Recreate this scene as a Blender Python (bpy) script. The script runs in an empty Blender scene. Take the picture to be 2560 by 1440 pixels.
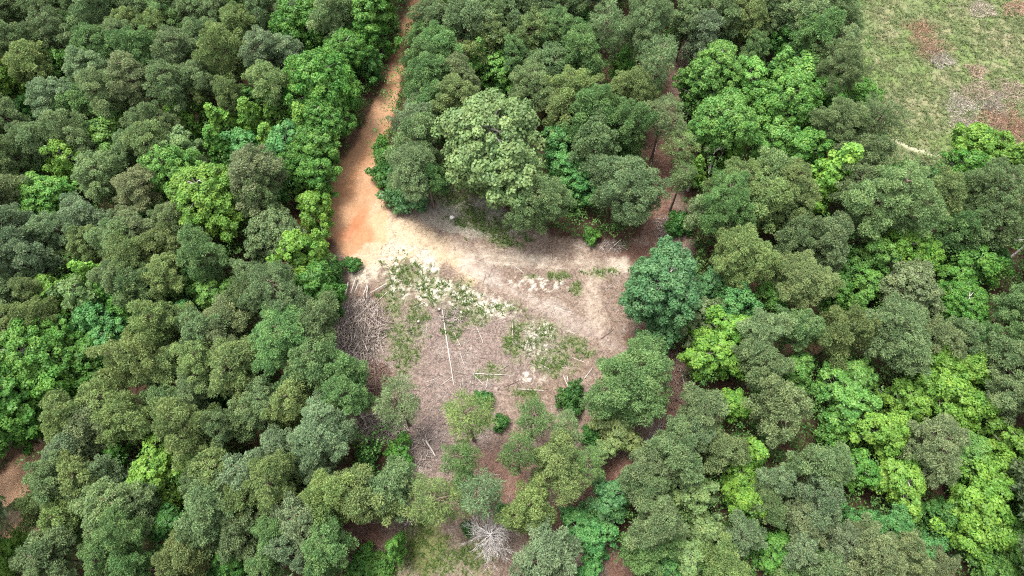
import bpy, math, random
import numpy as np

rng = np.random.default_rng(7)
random.seed(7)
sc = bpy.context.scene
col = sc.collection

# ------------------------------------------------------------------ camera
W, H = 2560.0, 1440.0
CAM_Z = 80.0
TILT = math.radians(26.0)          # away from straight down
F = 24.0 / 36.0 * W                # focal length in photo pixels
ct, st = math.cos(TILT), math.sin(TILT)
cam_d = bpy.data.cameras.new('drone_camera')
cam_d.lens = 24.0
cam_d.sensor_width = 36.0
cam_d.clip_end = 3000.0
cam = bpy.data.objects.new('drone_camera', cam_d)
cam.location = (0, 0, CAM_Z)
cam.rotation_euler = (TILT, 0, 0)
col.objects.link(cam)
sc.camera = cam


def at(px, py, z=0.0):
    """where the sight line through a photo pixel meets the level z"""
    u, v = (px - W / 2) / F, (H / 2 - py) / F
    d = (u, v * ct + st, v * st - ct)
    k = (z - CAM_Z) / d[2]
    return d[0] * k, d[1] * k, z


def depth(px, py, z=0.0):
    x, y, z = at(px, py, z)
    return y * st - (z - CAM_Z) * ct


def to_px(X, Y, Z=0.0):
    r = Z - CAM_Z
    dep = Y * st - r * ct
    up = Y * ct + r * st
    dep = np.maximum(dep, 1e-3)
    return W / 2 + F * X / dep, H / 2 - F * up / dep


# ------------------------------------------------------------------ helpers
def tag(o, label=None, cat=None, group=None, kind=None):
    if label: o['label'] = label
    if cat: o['category'] = cat
    if group: o['group'] = group
    if kind: o['kind'] = kind
    return o


def empty(name, loc):
    o = bpy.data.objects.new(name, None)
    o.location = loc
    o.empty_display_size = 0.3
    col.objects.link(o)
    return o


def link(name, me, parent=None, mat=None):
    o = bpy.data.objects.new(name, me)
    if mat and not me.materials:
        me.materials.append(mat)
    o.parent = parent
    col.objects.link(o)
    return o


def np_mesh(name, V, Fc, rnd=None, smooth=False):
    """V (n,3); Fc (m,k) faces with k corners each"""
    V = np.ascontiguousarray(V, dtype=np.float32)
    Fc = np.ascontiguousarray(Fc, dtype=np.int32)
    m, k = Fc.shape
    me = bpy.data.meshes.new(name)
    me.vertices.add(len(V)); me.vertices.foreach_set('co', V.ravel())
    me.loops.add(m * k); me.loops.foreach_set('vertex_index', Fc.ravel())
    me.polygons.add(m)
    me.polygons.foreach_set('loop_start', np.arange(0, m * k, k, dtype=np.int32))
    if smooth:
        me.polygons.foreach_set('use_smooth', np.ones(m, dtype=bool))
    me.update(calc_edges=True)
    if rnd is not None:
        a = me.attributes.new('rnd', 'FLOAT', 'FACE')
        a.data.foreach_set('value', np.asarray(rnd, dtype=np.float32))
    return me


def norm(a):
    return a / np.maximum(np.linalg.norm(a, axis=-1, keepdims=True), 1e-9)


def leaf_quads(C, N, L, Wd, T=None):
    """one rhombic leaf per centre, facing N, pointing along T"""
    n = len(C)
    if T is None:
        T = norm(np.cross(N, rng.normal(size=(n, 3))))
    else:
        N = norm(N - (N * T).sum(1, keepdims=True) * T)
    B = np.cross(N, T)
    L = np.broadcast_to(L, (n,))[:, None]; Wd = np.broadcast_to(Wd, (n,))[:, None]
    V = np.stack([C - T * L / 2, C + B * Wd / 2 - T * L * .08, C + T * L / 2, C - B * Wd / 2 - T * L * .08], 1).reshape(-1, 3)
    return V, np.arange(n * 4).reshape(-1, 4)


def tubes(lines, sides=5):
    """lines: list of (points (k,3), radii (k,)); returns V, F"""
    Vs, Fs, o = [], [], 0
    ang = np.arange(sides) * 2 * math.pi / sides
    for P, R in lines:
        P = np.asarray(P, float); R = np.asarray(R, float)
        T = norm(np.gradient(P, axis=0))
        ref = np.array([0, 0, 1.0]) if abs(T[0, 2]) < .9 else np.array([1.0, 0, 0])
        A = norm(np.cross(T, ref)); B = np.cross(T, A)
        ring = P[:, None] + R[:, None, None] * (A[:, None] * np.cos(ang)[None, :, None] + B[:, None] * np.sin(ang)[None, :, None])
        k = len(P)
        Vs.append(ring.reshape(-1, 3))
        i = np.arange(k - 1)[:, None] * sides; j = np.arange(sides)[None]; j2 = (j + 1) % sides
        Fs.append((np.stack([i + j, i + j2, i + sides + j2, i + sides + j], -1).reshape(-1, 4)) + o)
        # end caps as quads through a centre point
        for e, c in ((0, P[0]), (k - 1, P[-1])):
            Vs.append(c[None]); ci = o + k * sides + (0 if e == 0 else 1)
            for q in range(0, sides, 2):
                a, b, d = (q, (q + 1) % sides, (q + 2) % sides)
                if q == sides - 1: b, d = 0, 0
                base = o + e * sides
                if b == d: continue
                Fs.append(np.array([[ci, base + a, base + b, base + d]] if e == 0 else [[ci, base + d, base + b, base + a]]))
        o += k * sides + 2
    return np.concatenate(Vs), np.concatenate(Fs)


# ---- value noise, used only to lay out the ground cover
def vnoise(x, y, seed=0):
    xi, yi = np.floor(x).astype(np.int64), np.floor(y).astype(np.int64)
    fx, fy = x - xi, y - yi
    fx = fx * fx * (3 - 2 * fx); fy = fy * fy * (3 - 2 * fy)

    def h(a, b):
        n = (a * 374761393 + b * 668265263 + seed * 982451653) & 0x7fffffff
        n = ((n ^ (n >> 13)) * 1274126177) & 0x7fffffff
        return ((n ^ (n >> 16)) & 0xffff) / 65535.0
    return (h(xi, yi) * (1 - fx) + h(xi + 1, yi) * fx) * (1 - fy) + (h(xi, yi + 1) * (1 - fx) + h(xi + 1, yi + 1) * fx) * fy


def fbm(x, y, seed=0, octv=4):
    s, a, t = 0, 1.0, 0
    for i in range(octv):
        s = s + a * vnoise(x * 2 ** i, y * 2 ** i, seed + i * 17); t += a; a *= .55
    return s / t


# ------------------------------------------------------------------ materials
def new_mat(name):
    m = bpy.data.materials.new(name); m.use_nodes = True
    nt = m.node_tree
    for n in list(nt.nodes): nt.nodes.remove(n)
    return m, nt, nt.nodes, nt.links


def mathn(nt, op, a, b=None, c=None):
    n = nt.nodes.new('ShaderNodeMath'); n.operation = op
    for i, v in enumerate((a, b, c)):
        if v is None: continue
        if isinstance(v, (int, float)): n.inputs[i].default_value = v
        else: nt.links.new(v, n.inputs[i])
    return n.outputs[0]


def mix_col(nt, fac, a, b, mode='MIX'):
    n = nt.nodes.new('ShaderNodeMix'); n.data_type = 'RGBA'; n.blend_type = mode
    for sock, v in ((n.inputs[0], fac), (n.inputs[6], a), (n.inputs[7], b)):
        if isinstance(v, (int, float)): sock.default_value = v
        elif isinstance(v, tuple): sock.default_value = (*v, 1)
        else: nt.links.new(v, sock)
    return n.outputs[2]


def noise_tex(nt, scale, detail=3.0, rough=.55, coord='Object'):
    tc = nt.nodes.new('ShaderNodeTexCoord')
    n = nt.nodes.new('ShaderNodeTexNoise'); n.inputs['Scale'].default_value = scale
    n.inputs['Detail'].default_value = detail; n.inputs['Roughness'].default_value = rough
    nt.links.new(tc.outputs[coord], n.inputs['Vector'])
    return n


def foliage_mat(name, trans=.3, spread=.75, rough=.55, spec=.25):
    m, nt, N, L = new_mat(name)
    oi = N.new('ShaderNodeObjectInfo')
    at_ = N.new('ShaderNodeAttribute'); at_.attribute_name = 'rnd'
    hs = N.new('ShaderNodeHueSaturation')
    L.new(oi.outputs['Color'], hs.inputs['Color'])
    L.new(mathn(nt, 'MULTIPLY_ADD', at_.outputs['Fac'], spread, 1 - spread / 2), hs.inputs['Value'])
    nz = noise_tex(nt, .8, 2, .5)
    L.new(mathn(nt, 'ADD', mathn(nt, 'MULTIPLY_ADD', at_.outputs['Fac'], -.03, .515), mathn(nt, 'MULTIPLY_ADD', nz.outputs['Fac'], -.07, .035)), hs.inputs['Hue'])
    p = N.new('ShaderNodeBsdfPrincipled'); p.inputs['Roughness'].default_value = rough
    p.inputs['Specular IOR Level'].default_value = spec
    L.new(hs.outputs['Color'], p.inputs['Base Color'])
    t = N.new('ShaderNodeBsdfTranslucent'); L.new(hs.outputs['Color'], t.inputs['Color'])
    mx = N.new('ShaderNodeMixShader'); mx.inputs[0].default_value = trans
    L.new(p.outputs[0], mx.inputs[1]); L.new(t.outputs[0], mx.inputs[2])
    out = N.new('ShaderNodeOutputMaterial'); L.new(mx.outputs[0], out.inputs[0])
    return m


def wood_mat(name, c1, c2, scale=6.0, rnd=0.0):
    m, nt, N, L = new_mat(name)
    n = noise_tex(nt, scale, 4, .65)
    mp = N.new('ShaderNodeMapRange'); mp.inputs[1].default_value = .3; mp.inputs[2].default_value = .7
    L.new(n.outputs['Fac'], mp.inputs[0])
    c = mix_col(nt, mp.outputs[0], c1, c2)
    if rnd:
        a = N.new('ShaderNodeAttribute'); a.attribute_name = 'rnd'
        hs = N.new('ShaderNodeHueSaturation'); L.new(c, hs.inputs['Color'])
        L.new(mathn(nt, 'MULTIPLY_ADD', a.outputs['Fac'], rnd, 1 - rnd / 2), hs.inputs['Value']); c = hs.outputs[0]
    p = N.new('ShaderNodeBsdfPrincipled'); p.inputs['Roughness'].default_value = .85
    p.inputs['Specular IOR Level'].default_value = .15
    L.new(c, p.inputs['Base Color'])
    b = N.new('ShaderNodeBump'); b.inputs['Strength'].default_value = .5; b.inputs['Distance'].default_value = .03
    L.new(n.outputs['Fac'], b.inputs['Height']); L.new(b.outputs[0], p.inputs['Normal'])
    out = N.new('ShaderNodeOutputMaterial'); L.new(p.outputs[0], out.inputs[0])
    return m


M_NEEDLE = foliage_mat('pine_needles', .42, .9, .6, .2)
M_LEAF = foliage_mat('broad_leaves', .42, .8, .5, .3)
M_GRASS = foliage_mat('grass_blades', .3, .9, .7, .1)
M_BARK = wood_mat('pine_bark', (.07, .05, .04), (.16, .115, .09), 5)
M_GREYBARK = wood_mat('grey_bark', (.2, .18, .155), (.34, .31, .28), 5)
M_BLEACH = wood_mat('bleached_wood', (.28, .26, .25), (.45, .42, .4), 4)
M_LOG = wood_mat('weathered_log', (.23, .2, .178), (.40, .355, .32), 3)
M_DARKLOG = wood_mat('brown_log', (.09, .062, .05), (.17, .12, .098), 3)
M_TWIG = wood_mat('twig_wood', (.14, .108, .094), (.28, .235, .21), 1.5, 1.1)
M_BRUSH = wood_mat('brush_wood', (.15, .12, .102), (.33, .275, .24), 1.2, 1.2)
M_STONE = wood_mat('pale_stone', (.5, .48, .44), (.75, .72, .67), 3)

# ------------------------------------------------------------------ the ground
def axis(a, b, step, lo, hi):
    inner = np.arange(a, b + step / 2, step)
    left, s, x = [], step, a
    while x > lo:
        s *= 1.5; x -= s; left.append(x)
    right, s, x = [], step, inner[-1]
    while x < hi:
        s *= 1.5; x += s; right.append(x)
    return np.concatenate([np.array(left[::-1]), inner, np.array(right)])


gx = axis(-88, 88, .26, -900, 900)
gy = axis(-2, 98, .26, -700, 1400)
GX, GY = np.meshgrid(gx, gy)
PX, PY = to_px(GX, GY)
NZ1 = fbm(GX * .35, GY * .35, 3, 5)
NZ2 = fbm(GX * 1.1, GY * 1.1, 31, 4)
NZ3 = fbm(GX * .12, GY * .12, 51, 3)
NZ4 = fbm(GX * 2.6, GY * 2.6, 77, 3)


def sstep(a, b, x):
    t = np.clip((x - a) / (b - a), 0, 1)
    return t * t * (3 - 2 * t)


def poly_sd(pts, X=None, Y=None):
    """signed distance in photo px, positive inside"""
    X = PX if X is None else X; Y = PY if Y is None else Y
    d2 = np.full(X.shape, 1e18); inside = np.zeros(X.shape, bool)
    n = len(pts)
    for i in range(n):
        ax, ay = pts[i]; bx, by = pts[(i + 1) % n]
        ex, ey = bx - ax, by - ay
        t = np.clip(((X - ax) * ex + (Y - ay) * ey) / (ex * ex + ey * ey + 1e-9), 0, 1)
        d2 = np.minimum(d2, (X - ax - t * ex) ** 2 + (Y - ay - t * ey) ** 2)
        if ay != by:
            c = ((ay > Y) != (by > Y)) & (X < (bx - ax) * (Y - ay) / (by - ay) + ax)
            inside ^= c
    return np.where(inside, 1, -1) * np.sqrt(d2)


def line_sd(pts):
    """pts (x,y,halfwidth): halfwidth minus distance, positive inside the strip"""
    best = np.full(PX.shape, -1e9)
    for (ax, ay, aw), (bx, by, bw) in zip(pts[:-1], pts[1:]):
        ex, ey = bx - ax, by - ay
        t = np.clip(((PX - ax) * ex + (PY - ay) * ey) / (ex * ex + ey * ey + 1e-9), 0, 1)
        d = np.hypot(PX - ax - t * ex, PY - ay - t * ey)
        best = np.maximum(best, aw + (bw - aw) * t - d)
    return best


def blob(cx, cy, rx, ry=None, rot=0.0):
    ry = ry or rx
    c, s = math.cos(math.radians(rot)), math.sin(math.radians(rot))
    dx, dy = PX - cx, PY - cy
    u, v = (dx * c + dy * s) / rx, (-dx * s + dy * c) / ry
    return 1 - np.sqrt(u * u + v * v)        # 1 centre, 0 rim


COL = np.zeros(GX.shape + (3,)); DET = np.full(GX.shape, 1.0)


def paint(mask, rgb, det=None):
    global COL, DET
    mask = np.clip(mask, 0, 1)
    COL = COL * (1 - mask[..., None]) + np.array(rgb) * mask[..., None]
    if det is not None: DET = DET * (1 - mask) + det * mask


CLEARING = [(835, 590), (1000, 520), (1090, 470), (1180, 460), (1290, 540), (1420, 590), (1560, 600), (1600, 590), (1600, 420), (1620, 330), (1650, 220),
            (1700, 90), (1760, 60), (1720, 200), (1700, 330), (1710, 480), (1740, 600), (1740, 660), (1680, 850), (1720, 900), (1730, 1010), (1700, 1060), (1640, 1110),
            (1600, 1150), (1560, 1230), (1440, 1310), (1530, 1360), (1590, 1440), (1560, 1500), (1340, 1500), (1000, 1500), (850, 1400), (860, 1310), (960, 1280), (1020, 1180), (1000, 1110),
            (880, 1090), (870, 1000), (860, 940), (820, 880), (840, 770)]
MEADOW = [(2120, -400), (2130, 40), (2125, 150), (2160, 240), (2195, 330), (2205, 430), (2300, 450), (2400, 450), (3200, 470), (3200, -400)]
ROAD = [(1075, -120, 15), (1050, -10, 16), (1022, 60, 17), (1003, 120, 17), (985, 200, 21), (958, 280, 27), (926, 360, 34), (892, 430, 52), (880, 490, 78), (885, 540, 82), (900, 590, 66), (905, 620, 45)]
ROADL = [(885, 540, 50), (800, 560, 45), (740, 600, 40), (690, 660, 36)]
ROAD2 = [(-300, 1400, 60), (-60, 1270, 48), (20, 1220, 44), (110, 1150, 42), (190, 1095, 40), (300, 1010, 38)]
PAD = [(10, 1335), (70, 1290), (100, 1300), (110, 1330), (60, 1360), (10, 1370)]
FOOT = [(2238, 350, 4), (2280, 372, 4), (2330, 386, 4), (2400, 396, 4), (2470, 398, 4)]

wob = (NZ1 - .5) * 46 + (NZ2 - .5) * 26
# forest floor
COL[:] = (.105, .06, .042)
paint(sstep(.45, .7, NZ1), (.14, .085, .06))
paint(sstep(.5, .68, NZ2) * .6, (.06, .08, .03))
sdc = poly_sd(CLEARING)
m_clear = sstep(-10, 22, sdc + wob)
paint(m_clear, (.285, .21, .165), 1.1)
paint(m_clear * sstep(.42, .62, NZ2) * .8, (.225, .155, .115))
paint(m_clear * sstep(.5, .62, NZ4 * .7 + NZ1 * .3) * .35, (.38, .31, .255))
# pinkish grey felling litter in the lower half
pk = np.maximum(sstep(0, .5, blob(1150, 870, 330, 150)), sstep(0, .4, blob(1120, 1060, 160, 190)))
paint(m_clear * pk * .9, (.285, .215, .185), 1.2)
paint(m_clear * pk * sstep(.5, .68, NZ1) * .7, (.35, .28, .245), 1.2)
# darker red-brown straw: alley top right, bottom, right-hand rim, tree shadows painted in
for b in ((1640, 400, 80, 300, 6), (1690, 980, 70, 150, 0), (1650, 870, 120, 60, 25), (1560, 1200, 120, 80, -30), (930, 960, 70, 90, 0), (1600, 640, 90, 40, 0),
          (900, 1330, 80, 60, 0), (1420, 1300, 130, 60, -30), (1560, 1400, 60, 100, 0)):
    paint(m_clear * sstep(0, .5, blob(*b) + (NZ2 - .5) * .5) * .85, (.185, .095, .07), 1.0)
paint(m_clear * sstep(0, .6, blob(1240, 1200, 130, 120)) * .8, (.29, .165, .125), .9)
# greyish gravelly patch above the track
paint(m_clear * sstep(0, .35, blob(1190, 545, 140, 55, 15) + (NZ2 - .5) * .6) * .9, (.43, .4, .34), 1.2)
paint(m_clear * sstep(0, .35, blob(1140, 560, 130, 28, 12) + (NZ2 - .5) * .6) * .8, (.42, .37, .3), .9)
# sand tracks
def sand(pts, rgb, soft=26, amt=.95, det=.45, w=1.0):
    s = line_sd(pts)
    m = sstep(-soft * .5, soft, s + wob * .8 * w)
    paint(m * amt * (.6 + .4 * sstep(.38, .6, NZ4 * .6 + NZ1 * .4)), rgb, det)
    rut = sstep(.55, .9, 1 - np.abs(np.abs(s - np.array(pts)[:, 2].mean() * .5) - 5) / 5)
    paint(m * rut * .35 * sstep(.4, .6, NZ1), tuple(v * .72 for v in rgb), .6)
sand([(950, 585, 56), (985, 592, 54), (1060, 610, 48), (1130, 645, 30), (1180, 690, 24)], (.68, .5, .33))
sand([(960, 560, 40), (1060, 600, 34), (1140, 640, 22)], (.66, .51, .35))
sand([(1130, 620, 20), (1250, 645, 22), (1400, 655, 24), (1560, 668, 20)], (.48, .395, .315), 22, .7)
sand([(1350, 665, 8), (1470, 675, 10), (1560, 678, 9)], (.66, .56, .45), 12, .8)
sand([(1300, 640, 7), (1430, 645, 6), (1560, 652, 6)], (.6, .5, .4), 10, .7)
sand([(1460, 625, 22), (1475, 690, 22), (1480, 760, 26), (1500, 830, 22)], (.54, .44, .35), 20, .65)
sand([(1170, 660, 24), (1290, 730, 26), (1400, 790, 26), (1510, 850, 24), (1590, 890, 14)], (.48, .4, .345), 24, .6)
sand([(1150, 670, 10), (1260, 715, 9), (1400, 775, 8)], (.58, .5, .43), 12, .5)
for b in ((930, 650, 60, 44, -30), (905, 685, 40, 30, 0), (1060, 735, 40, 20, 50), (1110, 720, 60, 24, 30), (1180, 750, 70, 22, 15), (1060, 640, 50, 18, 30), 
          (1340, 860, 14, 36, 0), (980, 640, 20, 50, 25), (1230, 770, 60, 22, 20)):
    paint(m_clear * sstep(0, .4, blob(*b) + (NZ2 - .5) * 1.5) * .75, (.6, .52, .41), .9)
for off in (-9, 7):
    q = line_sd([(1120, 640 + off, 3), (1250, 652 + off, 3), (1400, 662 + off, 3), (1570, 668 + off, 3)])
    paint(m_clear * sstep(-2, 3, q + (NZ2 - .5) * 6) * .5 * sstep(.35, .6, NZ1 * .5 + NZ4 * .5), (.62, .53, .43), .4)
    q = line_sd([(1170, 668 + off, 3), (1290, 735 + off, 3), (1400, 795 + off, 3), (1520, 858 + off, 3)])
    paint(m_clear * sstep(-2, 3, q + (NZ2 - .5) * 6) * .45 * sstep(.35, .6, NZ1 * .5 + NZ4 * .5), (.38, .3, .25), .6)
# grass in the clearing
GR = np.zeros(GX.shape); GRS = np.zeros(GX.shape)
for b in ((1010, 680, 62, 46, 20), (1080, 720, 70, 48, 35), (1150, 740, 80, 40, 20), (985, 740, 40, 70, 0), (1000, 850, 44, 70, 0), (1190, 780, 70, 34, 0), (1260, 770, 50, 20, 0),
          (1290, 850, 36, 70, 0), (1350, 840, 70, 55, 20), (1380, 900, 60, 50, 0), (1440, 860, 50, 24, 30), (1470, 885, 26, 16, -20), (1230, 930, 46, 22, 0), (1400, 690, 40, 12, 0),
          (1220, 560, 110, 40, 20), (1140, 490, 60, 40, 0), (1250, 600, 60, 18, 12), (1040, 800, 40, 60, 0), (1020, 890, 36, 50, 0), (890, 660, 34, 14, 0), (1330, 690, 24, 8, 0),
          (1050, 1360, 55, 90, 10), (1100, 1400, 90, 70, 0), (1180, 1390, 60, 60, 0), (1000, 1400, 50, 50, 0), (1560, 1365, 40, 50, 0), (1160, 1150, 30, 90, 0), (1500, 680, 40, 16, 0),
          (1310, 980, 40, 16, 0), (930, 1110, 40, 30, 0), (1440, 720, 20, 20, 0), (1130, 830, 30, 30, 0)):
    GRS = np.maximum(GRS, sstep(-.25, .6, blob(*b) + (NZ2 - .5) * .9 + (NZ4 - .5) * .5))
    GR = np.maximum(GR, sstep(-.1, .9, blob(*b) + (NZ2 - .5) * 1.5 + (NZ4 - .5) * 1.5))
paint(GRS * m_clear * .55, (.21, .225, .12), 1.3)
paint(GR * m_clear * .6, (.17, .21, .085), 1.3)
for b in ((1060, 735, 46, 26, 50), (1110, 725, 74, 34, 30), (1190, 755, 90, 34, 15), (1050, 650, 60, 24, 30), (1240, 770, 70, 30, 20), (1345, 850, 40, 60, 0), (985, 660, 26, 56, 25), (1350, 710, 80, 22, 5), (1330, 940, 50, 20, 0), (1000, 720, 30, 40, 0)):
    paint(m_clear * sstep(-.1, .5, blob(*b) + (NZ2 - .5) * .8) * sstep(.47, .6, NZ4 * .75 + NZ2 * .25) * .85, (.74, .68, .57), .9)
mossy = sstep(.0, .5, blob(1065, 1360, 60, 110, 12) + (NZ2 - .5) * .8)
paint(mossy * .7, (.17, .2, .06), 1.0)
# meadow
sdm = poly_sd(MEADOW)
m_mead = sstep(-8, 12, sdm + wob * .4)
paint(m_mead, (.215, .265, .115), .7)
paint(m_mead * sstep(.4, .6, NZ3), (.255, .27, .14), .7)
paint(m_mead * sstep(.42, .65, NZ1) * .7, (.33, .31, .175))
paint(m_mead * sstep(.5, .72, fbm(GX * .3, GY * .3, 91, 4)) * .8, (.19, .28, .085))
for b in ((2440, 260, 120, 70, 20), (2530, 300, 120, 60, 0), (2320, 110, 50, 80, -15), (2300, 400, 130, 40, 0), (2500, 100, 80, 40, 10), (2250, 260, 60, 90, 0), (2440, 20, 60, 30, 0)):
    paint(m_mead * sstep(0, .5, blob(*b) + (NZ2 - .5) * .9) * .4, (.31, .27, .18), 1.0)
for b in ((2300, 85, 34, 50, 10), (2530, 310, 80, 24, 0), (2480, 320, 60, 20, 0)):
    paint(m_mead * sstep(0, .5, blob(*b) + (NZ2 - .5) * .9) * .35, (.3, .21, .14), 1.2)
s_foot = line_sd(FOOT)
m_foot = sstep(-3, 3, s_foot + (NZ2 - .5) * 5)
paint(m_foot * .95, (.56, .54, .36), .4)
# orange dirt road, on top
def road(pts, base, amt=1.0):
    s = line_sd(pts)
    m = sstep(-6, 10, s + (NZ1 - .5) * 18 + (NZ2 - .5) * 14)
    paint(m * amt, base, .3)
    return s, m
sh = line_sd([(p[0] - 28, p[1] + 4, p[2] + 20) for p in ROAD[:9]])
paint(sstep(-10, 14, sh + wob * .5) * .9, (.19, .115, .08), 1.0)  # brown litter on the left shoulder, darkened with painted shade of the trees
s_rl, m_rl = road(ROADL, (.47, .24, .13))
s_r, m_r = road(ROAD, (.52, .275, .145))
paint(m_r * sstep(.48, .66, NZ1) * .5, (.58, .36, .22))
paint(m_r * sstep(.15, .4, 1 - np.abs(s_r - 22) / 22) * .25, (.68, .42, .26))
paint(m_r * sstep(0, .5, blob(896, 552, 44, 16, -55) + (NZ2 - .5) * 1.4) * .7, (.54, .21, .1))
paint(m_r * sstep(0, .5, blob(862, 588, 34, 22, -20) + (NZ2 - .5) * .9) * .8, (.6, .26, .14))
paint(m_r * sstep(0, .5, blob(975, 560, 70, 60, 30) + (NZ2 - .5) * .8) * .7, (.7, .47, .29))
paint(m_r * sstep(0, .5, blob(960, 495, 24, 50, 30) + (NZ2 - .5) * .9) * .6, (.62, .44, .3), .7)
paint(sstep(0, .4, blob(935, 650, 80, 46, -10) + (NZ2 - .5) * 1.3) * m_clear * .6, (.66, .52, .38), .7)
s_r2, m_r2 = road(ROAD2, (.8, .49, .31))
paint(m_r2 * sstep(.1, .5, 1 - np.abs(s_r2 - 16) / 12) * .5, (.72, .45, .29))
paint(sstep(-8, 14, poly_sd([(-60, 1290), (40, 1260), (60, 1300), (10, 1340), (-60, 1370)]) + wob * .5) * .8, (.3, .24, .16), 1.0)
m_pad = sstep(-6, 10, poly_sd(PAD) + wob * .4)
paint(m_pad, (.62, .38, .24), .4)
COL *= .47 * (.86 + .28 * NZ4 * 1.0 + .16 * (NZ2 - .5))[..., None]

GZ = (NZ1 - .5) * .35 + (NZ2 - .5) * .16 * np.clip(DET, .3, 1)
far = (np.abs(GX) > 90) | (GY < -4) | (GY > 100)
GZ = np.where(far, 0, GZ)
GZ -= .08 * np.clip(m_r + m_r2, 0, 1)


def ground_z(x, y):
    i = np.clip(np.searchsorted(gx, x), 0, len(gx) - 1); j = np.clip(np.searchsorted(gy, y), 0, len(gy) - 1)
    return GZ[j, i]


def sample(A, x, y):
    i = np.clip(np.searchsorted(gx, x), 0, len(gx) - 1); j = np.clip(np.searchsorted(gy, y), 0, len(gy) - 1)
    return A[j, i]


def ground_mat():
    m, nt, N, L = new_mat('ground_cover')
    c = N.new('ShaderNodeAttribute'); c.attribute_name = 'cover'
    d = N.new('ShaderNodeAttribute'); d.attribute_name = 'rough'
    n1 = noise_tex(nt, 7.0, 5, .7); n2 = noise_tex(nt, 2.2, 4, .6)
    v = N.new('ShaderNodeTexVoronoi'); v.inputs['Scale'].default_value = 5.5
    tc = N.new('ShaderNodeTexCoord'); L.new(tc.outputs['Object'], v.inputs['Vector'])
    vs = N.new('ShaderNodeSeparateColor'); L.new(v.outputs['Color'], vs.inputs[0])
    a = mathn(nt, 'MULTIPLY_ADD', n1.outputs['Fac'], 2.4, -1.2)
    b = mathn(nt, 'MULTIPLY_ADD', n2.outputs['Fac'], 1.4, -.7)
    e = mathn(nt, 'MULTIPLY_ADD', vs.outputs[0], .7, -.35)
    s = mathn(nt, 'ADD', mathn(nt, 'ADD', a, b), e)
    s = mathn(nt, 'MULTIPLY', s, d.outputs['Fac'])
    s = mathn(nt, 'MULTIPLY_ADD', s, .75, 1.0)
    s = mathn(nt, 'MAXIMUM', s, .3)
    cc = N.new('ShaderNodeVectorMath'); cc.operation = 'SCALE'
    L.new(c.outputs['Color'], cc.inputs[0]); L.new(s, cc.inputs['Scale'])
    p = N.new('ShaderNodeBsdfPrincipled'); p.inputs['Roughness'].default_value = .95
    p.inputs['Specular IOR Level'].default_value = .08
    L.new(cc.outputs[0], p.inputs['Base Color'])
    bp = N.new('ShaderNodeBump'); bp.inputs['Distance'].default_value = .12
    L.new(mathn(nt, 'MULTIPLY', d.outputs['Fac'], .55), bp.inputs['Strength'])
    L.new(n1.outputs['Fac'], bp.inputs['Height']); L.new(bp.outputs[0], p.inputs['Normal'])
    o = N.new('ShaderNodeOutputMaterial'); L.new(p.outputs[0], o.inputs[0])
    return m


M_GROUND = ground_mat()


def build_ground():
    ny, nx = GX.shape
    vid = np.arange(ny * nx).reshape(ny, nx)
    quads = np.stack([vid[:-1, :-1], vid[:-1, 1:], vid[1:, 1:], vid[1:, :-1]], -1).reshape(-1, 4)
    cls = np.zeros(ny * nx, int)
    cls[(m_clear > .5).ravel()] = 1
    cls[(m_mead > .5).ravel()] = 2
    cls[(m_foot > .5).ravel()] = 3
    cls[((m_r > .5) | (m_rl > .5)).ravel()] = 4
    cls[((m_r2 > .5) | (m_pad > .5)).ravel()] = 5
    fc = cls[quads[:, 0]]
    V = np.stack([GX, GY, GZ], -1).reshape(-1, 3)
    for k, (nm, lb) in enumerate((('ground', 'red-brown forest floor of needles and leaves under the trees'), ('clearing', 'felled clearing of sand, grass and pinkish brown litter'), ('meadow', 'pale green meadow with dry tan patches in the corner'),
                                  ('footpath', 'thin pale footpath curving through the meadow'), ('dirt_road', 'orange dirt road running down from the top edge'), ('forest_road', 'brown dirt road by the left edge below the trees'))):
        q = quads[fc == k]
        if not len(q): continue
        used, inv = np.unique(q, return_inverse=True)
        me = np_mesh(nm, V[used], inv.reshape(-1, 4), smooth=True)
        ca = me.attributes.new('cover', 'FLOAT_COLOR', 'POINT')
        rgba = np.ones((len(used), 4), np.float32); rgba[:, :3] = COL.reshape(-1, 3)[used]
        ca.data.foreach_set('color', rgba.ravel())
        da = me.attributes.new('rough', 'FLOAT', 'POINT')
        da.data.foreach_set('value', DET.ravel()[used].astype(np.float32))
        o = link(nm, me, None, M_GROUND); o['kind'] = 'structure'; o['label'] = lb


build_ground()

# ------------------------------------------------------------------ foliage prototypes
def clump_leaves(C, rad, n, flat=.8, jit=.6, up=.25):
    """points on a rounded puff, mostly its upper side, with the leaf normals"""
    D = norm(rng.normal(size=(n, 3)))
    D[:, 2] = np.where(D[:, 2] < -.35, -D[:, 2], D[:, 2])
    rr = rad * (.4 + .68 * rng.random(n) ** .6)
    P = C + D * rr[:, None] * np.array([1, 1, flat])
    N = norm(D + jit * rng.normal(size=(n, 3)) + np.array([0, 0, up]))
    return P, N, D


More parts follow.
